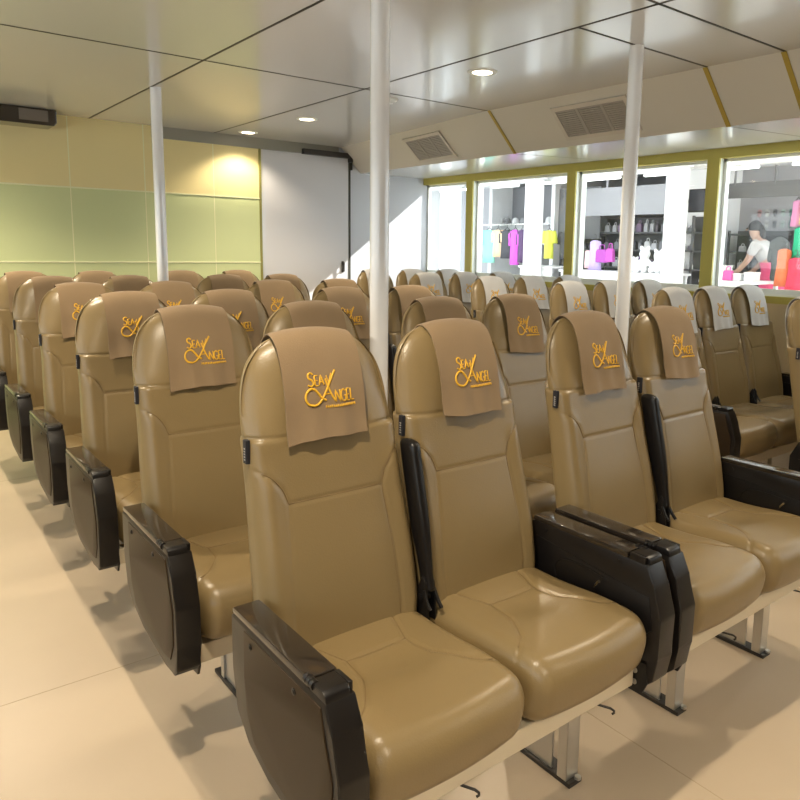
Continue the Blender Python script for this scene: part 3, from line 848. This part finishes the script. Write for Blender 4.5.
# hanging garments
def garment(x, y, ztop, w, h, m, lab, cat, group, sleeves=True, flare=1.15, hanger=True):
    t = thing('hanging_garment', lab, cat, (x, y, ztop), 0, group)
    def body(bm):
        rr = []
        prof = [(0, .16), (-.03, .34), (-.06, .46), (-.15, .47), (-.40, .45), (-.7, .47 * (1 + flare) / 2), (-1.0, .47 * flare)]
        for zf, wf in prof:
            ring = []
            for q in range(20):
                a = 2 * PI * q / 20
                ripple = 1 + .14 * math.sin(5 * a + zf * 3)
                ring.append(bm.verts.new((.055 * math.sin(a) * ripple * (1 if zf < -.02 else .5), w * wf * math.cos(a), zf * h)))
            rr.append(ring)
        for a, b in zip(rr, rr[1:]):
            for q in range(20): bm.faces.new((a[q], a[(q + 1) % 20], b[(q + 1) % 20], b[q]))
        bm.faces.new(rr[0][::-1]); bm.faces.new(rr[-1])
    bmobj('body', body, m, t, smooth=True)
    if sleeves:
        for s in (-1, 1):
            def sl_(bm):
                pts = [(0, s * w * .40, -.05 * h), (0, s * w * .52, -.16 * h), (.01, s * w * .58, -.34 * h), (.01, s * w * .6, -.46 * h)]
                tube(bm, pts, [.05, .052, .05, .052], 10)
            bmobj('sleeve', sl_, m, t, smooth=True)
    if hanger:
        def hg(bm):
            tube(bm, [(0, -w * .3, -.01), (0, 0, .035), (0, w * .3, -.01)], .005, 6)
            tube(bm, catmull([(0, 0, .035), (0, 0, .07), (0, .02, .09), (0, .03, .075)], 4), .004, 6)
        bmobj('hanger', hg, DARKMETAL, t)
    return t
G1 = 'shirts on the quay clothes rail'
rail = thing('clothes_rail', 'metal clothes rail with bright shirts under the hat shelf', 'rail', (XG + .05, 8.95, DZ))
bmobj('rail_bar', lambda bm: cyl(bm, (0, -.62, 1.575), (0, .66, 1.575), .014, seg=10), CHROME, rail)
for s in (-.62, .66):
    bmobj('upright', lambda bm: (cyl(bm, (0, s, 0), (0, s, 1.575), .014, seg=10), box(bm, -.2, .2, s - .02, s + .02, 0, .03)), CHROME, rail)
for (y, w, h, c, n_) in ((9.38, .27, .56, (.35, .85, .68), 'mint green'), (9.16, .20, .46, (.95, .66, .42), 'peach orange'), (8.94, .25, .48, (.07, .07, .08), 'charcoal'), (8.745, .18, .58, (.75, .12, .68), 'magenta'), (8.57, .17, .54, (.11, .06, .14), 'dark plum')):
    garment(XG + .05, y, 1.84, w, h, mat('cloth_' + n_.split()[0], c, .8), f'{n_} shirt hanging on the quay clothes rail', 'shirt', G1)
garment(XG, 7.93, 1.82, .17, .44, mat('cloth_yellow', (.72, .76, .10), .8), 'yellow jacket hanging left of the white stand', 'jacket', None)
garment(XG + .12, 7.68, 1.80, .23, .42, mat('cloth_dkgrey', (.09, .09, .10), .8), 'black jacket hanging beside the yellow one', 'jacket', None)
garment(XG, 7.00, 1.67, .20, .44, mat('cloth_lilac', (.56, .44, .74), .8), 'lilac dress hanging in the dark shop opening', 'dress', None, sleeves=False, flare=1.3)
garment(XG, 7.12, 1.52, .12, .26, mat('cloth_pale_pink', (.9, .6, .64), .8), 'small pale pink top beside the lilac dress', 'top', None, sleeves=False)
for (y, z, w, h, c, n_) in ((6.86, 1.35, .22, .26, (.42, .06, .42), 'large purple handbag'), (6.71, 1.36, .14, .27, (.55, .08, .45), 'small magenta handbag'), (6.22, 1.24, .16, .20, (.22, .10, .30), 'plum handbag near the plush toys'), (6.42, 1.24, .14, .18, (.16, .12, .2), 'dark violet handbag near the plush toys')):
    goods_bag(XG - .02, y, z, w, h, c, mat('bag_' + n_.replace(' ', '_')[:14], c, .6), n_ + ' on the stall counter')
# counter
def counter(y0, y1, z, lab):
    t = thing('stall_counter', lab, 'counter', (XG - .1, (y0 + y1) / 2, DZ), 0, 'stall counters on the quay')
    w = (y1 - y0) / 2
    bmobj('top', lambda bm: box(bm, -.35, .35, -w, w, z - DZ - .03, z - DZ, .005), QW, t)
    bmobj('front_panel', lambda bm: box(bm, -.32, -.29, -w + .02, w - .02, 0, z - DZ - .03), QW, t)
    for yy in (-w + .03, w - .07): bmobj('leg', lambda bm: box(bm, .27, .31, yy, yy + .04, 0, z - DZ - .03), QW, t)
counter(5.55, 7.3, 1.235, 'white stall counter under the purple handbags'); counter(4.30, 5.0, 1.19, 'white stall counter before the stooping woman'); counter(7.45, 8.15, 1.27, 'white stall counter under the yellow jacket')
# white plush toys
def blobfig(name, parts, m, label, cat, loc, group=None):
    def b(bm):
        for (x, y, z, r) in parts:
            bmesh.ops.create_icosphere(bm, subdivisions=2, radius=r, matrix=Matrix.Translation((x, y, z)) @ Matrix.Diagonal((1, 1, 1.1, 1)))
    o = bmobj(name, b, m, None, loc, smooth=True)
    rm = o.modifiers.new('blend', 'REMESH'); rm.mode = 'VOXEL'; rm.voxel_size = .012; rm.use_smooth_shade = True
    return tag(o, label, cat, group)
PL = mat('plush_white', (.86, .86, .86), .9, bump=.4, bscale=120)
for j, (y, s, lab) in enumerate(((6.02, 1.0, 'larger white plush toy sitting on the stall counter'), (5.80, .9, 'white plush toy beside the white quay column'), (6.17, .6, 'small white plush toy next to the plum handbag'))):
    blobfig('plush_toy', [(0, 0, .10 * s, .10 * s), (0, 0, .25 * s, .075 * s), (0, -.055 * s, .33 * s, .03 * s), (0, .055 * s, .33 * s, .03 * s), (-.06 * s, -.10 * s, .13 * s, .04 * s), (-.06 * s, .10 * s, .13 * s, .04 * s), (-.09 * s, -.06 * s, .04 * s, .045 * s), (-.09 * s, .06 * s, .04 * s, .045 * s)], PL, lab, 'toy', (XG - .15, y, 1.236))
# television on the partition
tv = thing('television', 'dark flat television high beside the olive window post', 'television', (8.12, 5.02, 2.0))
bmobj('screen', lambda bm: box(bm, -.02, -.012, -.21, .21, .03, .27), mat('tv_screen', (.05, .055, .07), .1), tv)
bmobj('casing', lambda bm: box(bm, -.012, .04, -.23, .23, .01, .29, .006), BLACK, tv)
bmobj('wall_arm', lambda bm: (box(bm, .03, .06, -.03, .27, .13, .17), box(bm, -.12, .06, .22, .27, .13, .17)), DARKMETAL, tv)
# window 4 stall
WS = mat('stall_white', (.8, .8, .8), .5)
for (y, z, a, h_, lab) in ((4.60, 1.19, .10, .09, 'left white box on the stall counter'), (4.45, 1.19, .12, .11, 'right white box on the stall counter'), (4.80, 1.19, .10, .18, 'tall white carton at the left end of the stall counter')):
    t = thing('carton', lab, 'box', (XG - .2, y, z))
    bmobj('body', lambda bm: box(bm, -.08, .08, -a / 2, a / 2, 0, h_ * .8, .004), WS, t); bmobj('lid', lambda bm: box(bm, -.085, .085, -a / 2 - .004, a / 2 + .004, h_ * .8, h_, .004), WS, t)
goods_bag(XG - .28, 4.71, 1.19, .13, .17, None, mat('bag_pink', (.80, .12, .42), .6), 'bright pink bag on the stall counter by the woman')
for (y, zt, w, h, c, n_, dx) in ((4.03, 1.83, .17, .42, (.02, .50, .26), 'green dress hung above the red one', .05), (4.17, 1.58, .17, .44, (.82, .22, .10), 'orange dress hung at the stall front', -.02), (4.00, 1.48, .20, .42, (.74, .06, .12), 'red dress hung at the stall front', -.06), (3.84, 1.72, .2, .5, (.80, .12, .30), 'crimson dress hung past the red one', 0), (4.12, 2.14, .12, .3, (.75, .32, .55), 'pink patterned scarf top hung high at the stall', .1), (4.02, 2.12, .10, .26, (.78, .66, .25), 'yellow top hung high at the stall', .08)):
    garment(XG + dx, y, zt, w, h, mat('cloth_' + n_.split()[0], c, .8), n_, 'dress', None, sleeves=False, flare=1.25)
# wall clutter of the stall: sandals pairs shown as small cards
for j in range(10):
    y = 5.16 + (j % 5) * .12; z = 1.95 + (j // 5) * .16
    c = [(.16, .30, .28), (.45, .55, .52), (.2, .2, .22), (.62, .62, .6), (.5, .3, .32)][j % 5]
    o = bmobj('sandal', lambda bm: (prism(bm, catmull_o, -.012, .012, .003), tube(bm, [(-.015, -.02, .03), (-.035, 0, .045), (-.015, .02, .03)], .006, 6)), bm_col(c), None, (XG + .42, y, z)) if False else None
    t = thing('sandal', ['dark teal', 'pale green', 'black', 'off-white', 'dusky pink'][j % 5] + ' sandal hung on the stall back wall, ' + ('lower' if j < 5 else 'upper') + ' line', 'sandal', (10.592, y, z), 0, 'sandals on the stall wall')
    bmobj('sole', lambda bm: prism(bm, [(-.022, -.05), (.022, -.05), (.026, 0), (.03, .04), (.015, .058), (-.015, .058), (-.03, .04), (-.026, 0)], -.008, .008, .003), bm_col(c), t)
    bmobj('strap', lambda bm: tube(bm, [(-.008, -.028, .01), (-.03, 0, .025), (-.008, .028, .01)], .006, 6), QD, t)

# stooping woman at the stall + tailor's dummy
def skin_mesh(name, verts, edges, radii, m, sub=2):
    me = bpy.data.meshes.new(name + '_skel'); me.from_pydata(verts, edges, [])
    o = bpy.data.objects.new(name + '_skel', me); C.objects.link(o)
    md = o.modifiers.new('skin', 'SKIN'); md.use_smooth_shade = True
    for i, r in enumerate(radii):
        me.skin_vertices[0].data[i].radius = (r, r) if not isinstance(r, tuple) else r
        me.skin_vertices[0].data[i].use_root = (i == 0)
    s = o.modifiers.new('sub', 'SUBSURF'); s.levels = sub; s.render_levels = sub
    dg = bpy.context.evaluated_depsgraph_get(); dg.update()
    out = bpy.data.meshes.new_from_object(o.evaluated_get(dg)); out.name = name
    bpy.data.objects.remove(o); bpy.data.meshes.remove(me)
    out.materials.clear(); out.materials.append(m)
    for p in out.polygons: p.use_smooth = True
    return out
SKIN = mat('skin', (.60, .38, .28), .5); HAIR = mat('black_hair', (.02, .016, .014), .4); TOP = mat('pale_grey_top', (.62, .60, .58), .8); PINK = mat('pink_skirt', (.78, .10, .22), .8)
# person faces +y (leftwards in the photo), leaning over the counter; local origin at the feet
P = [(0, -.10, .86), (0, -.03, 1.02), (0, .07, 1.18), (0, .13, 1.30), (0, .19, 1.37), (0, .235, 1.44), (0, .26, 1.53),      # 0 pelvis..6 head
     (-.16, .13, 1.28), (-.19, .22, 1.06), (-.17, .36, .92), (-.16, .43, .90), (.16, .13, 1.28), (.19, .20, 1.05), (.17, .34, .90), (.16, .41, .88),
     (-.09, -.10, .80), (-.10, -.05, .45), (-.10, -.10, .08), (-.10, .03, .03), (.09, -.10, .80), (.10, -.07, .45), (.10, -.12, .08), (.10, .01, .03)]
Ed = [(0, 1), (1, 2), (2, 3), (3, 4), (4, 5), (5, 6), (3, 7), (7, 8), (8, 9), (9, 10), (3, 11), (11, 12), (12, 13), (13, 14), (0, 15), (15, 16), (16, 17), (17, 18), (0, 19), (19, 20), (20, 21), (21, 22)]
Rr = [.14, .12, .13, .12, .055, .08, .085, .06, .043, .034, .032, .06, .043, .034, .032, .088, .062, .042, .034, .088, .062, .042, .034]
wx, wy = 9.72, 4.98
pe = obj('person', skin_mesh('person', P, Ed, Rr, SKIN), None, (wx, wy, DZ)); tag(pe, 'dark-haired person in pale grey top and pink skirt stooping at the stall', 'person')
hd = Vector((0, .262, 1.515))
for s in (-1, 1): bmobj('eye', lambda bm: bmesh.ops.create_icosphere(bm, subdivisions=2, radius=.011, matrix=Matrix.Translation(hd + Vector((s * .032, .078, .0)))), HAIR, pe, smooth=True)
bmobj('nose', lambda bm: cyl(bm, hd + Vector((0, .08, .0)), hd + Vector((0, .112, -.03)), .008, .015, seg=8), SKIN, pe, smooth=True)
for s in (-1, 1):
    for f in range(5):
        a = Vector(P[10] if s < 0 else P[14]); o_ = Vector(((f - 2) * .014, .0, 0)) if f < 4 else Vector((-s * .03, -.03, 0))
        ln = [.05, .062, .065, .055, .04][f]
        bmobj('finger', lambda bm: tube(bm, [a + o_ + Vector((0, .0, 0)), a + o_ + Vector((0, .03 + ln * .4, -.008)), a + o_ + Vector((0, .03 + ln * .75, -.03))], [.011, .009, .007], 7), SKIN, pe, smooth=True)
def hair(bm):
    bmesh.ops.create_icosphere(bm, subdivisions=3, radius=.088, matrix=Matrix.Translation(hd + Vector((0, -.022, .018))) @ Matrix.Diagonal((1.0, 1.02, 1.05, 1)))
    tube(bm, catmull([hd + Vector((0, -.09, .02)), hd + Vector((0, -.13, -.03)), hd + Vector((0, -.14, -.11)), hd + Vector((0, -.12, -.17))], 5), [.04] * 10 + [.035] * 3 + [.025] * 2 + [.012], 10)
bmobj('hair', hair, HAIR, pe, smooth=True)
obj('top', skin_mesh('top', [P[1], P[2], P[3], (0, .165, 1.34), P[7], (-.185, .19, 1.13), P[11], (.185, .18, 1.12)], [(0, 1), (1, 2), (2, 3), (2, 4), (4, 5), (2, 6), (6, 7)], [.136, .147, .137, .07, .078, .062, .078, .062], TOP), pe)
def skirt(bm):
    prev = None
    for zz, rx, ry, cy in ((1.05, .15, .14, -.02), (.95, .175, .16, -.07), (.8, .20, .19, -.10), (.62, .21, .20, -.09), (.50, .22, .21, -.08)):
        ring = [bm.verts.new((rx * math.cos(2 * PI * q / 24) * (1 + .03 * math.sin(6 * 2 * PI * q / 24)), cy + ry * math.sin(2 * PI * q / 24), zz)) for q in range(24)]
        if prev:
            for q in range(24): bm.faces.new((prev[q], prev[(q + 1) % 24], ring[(q + 1) % 24], ring[q]))
        prev = ring
bmobj('skirt', skirt, PINK, pe, smooth=True)
DUM = mat('dummy_grey', (.11, .12, .115), .8)
dm = thing('dress_form', 'grey dressed mannequin torso between the woman and the red dresses', 'mannequin', (9.2, 4.60, DZ))
obj('torso', skin_mesh('torso', [(0, 0, .80), (0, 0, 1.0), (0, 0, 1.18), (0, 0, 1.30), (0, 0, 1.40), (0, -.09, 1.29), (0, -.11, 1.05), (0, .09, 1.29), (0, .11, 1.05)], [(0, 1), (1, 2), (2, 3), (3, 4), (3, 5), (5, 6), (3, 7), (7, 8)], [.10, .08, .10, .085, .04, .045, .04, .045, .04], DUM), dm)
bmobj('stand', lambda bm: (cyl(bm, (0, 0, 0), (0, 0, .02), .16, seg=20), cyl(bm, (0, 0, .02), (0, 0, .75), .02, seg=10)), DARKMETAL, dm)

# ------------------------------------------------------------------ light
w = bpy.data.worlds.new('sky'); sc.world = w; w.use_nodes = True
bg = w.node_tree.nodes['Background']; bg.inputs[0].default_value = (.86, .94, 1.0, 1); bg.inputs[1].default_value = 5.6
S = bpy.data.lights.new('sun', 'SUN'); S.energy = 26; S.angle = .01; S.color = (1, .96, .9)
so = bpy.data.objects.new('sun', S); C.objects.link(so)
so.rotation_euler = Vector((-1, .32, -.74)).to_track_quat('-Z', 'Y').to_euler(); so.location = (12, -4, 10)
for X0, rz in ((XW + .13, PI / 2), (XL - .13, -PI / 2)):
    A = bpy.data.lights.new('portal', 'AREA'); A.shape = 'RECTANGLE'; A.size = YB - YF; A.size_y = ZHB - ZR1
    A.cycles.is_portal = True
    ao = bpy.data.objects.new('portal', A); C.objects.link(ao); ao.location = (X0, (YB + YF) / 2, (ZHB + ZR1) / 2)
    ao.rotation_euler = (PI / 2, 0, rz)
sc.view_settings.view_transform = 'Standard'; sc.view_settings.look = 'None'; sc.view_settings.gamma = 1; sc.view_settings.exposure = -.42
sc.view_settings.use_curve_mapping = False
try:
    sc.cycles.use_denoising = True; sc.cycles.max_bounces = 8; sc.cycles.sample_clamp_indirect = 8
except Exception: pass

# ------------------------------------------------------------------ camera
f, cx, cy = 723.483, 443.851, 357.278
yaw, pit, rol = [math.radians(a) for a in (38.97, 8.597, 1.041)]
fw = Vector((math.sin(yaw) * math.cos(pit), math.cos(yaw) * math.cos(pit), -math.sin(pit)))
rt = Vector((math.cos(yaw), -math.sin(yaw), 0)); up = rt.cross(fw)
rt2 = rt * math.cos(rol) + up * math.sin(rol); up2 = rt2.cross(fw)
cam = bpy.data.cameras.new('camera'); co = bpy.data.objects.new('camera', cam); C.objects.link(co)
mtx = Matrix((rt2, up2, -fw)).transposed().to_4x4(); mtx.translation = (0, 0, 1.519); co.matrix_world = mtx
cam.sensor_fit = 'HORIZONTAL'; cam.sensor_width = 36; cam.lens = f / 800 * 36
cam.shift_x = (400 - cx) / 800; cam.shift_y = (cy - 400) / 800; cam.clip_start = .02
sc.camera = co
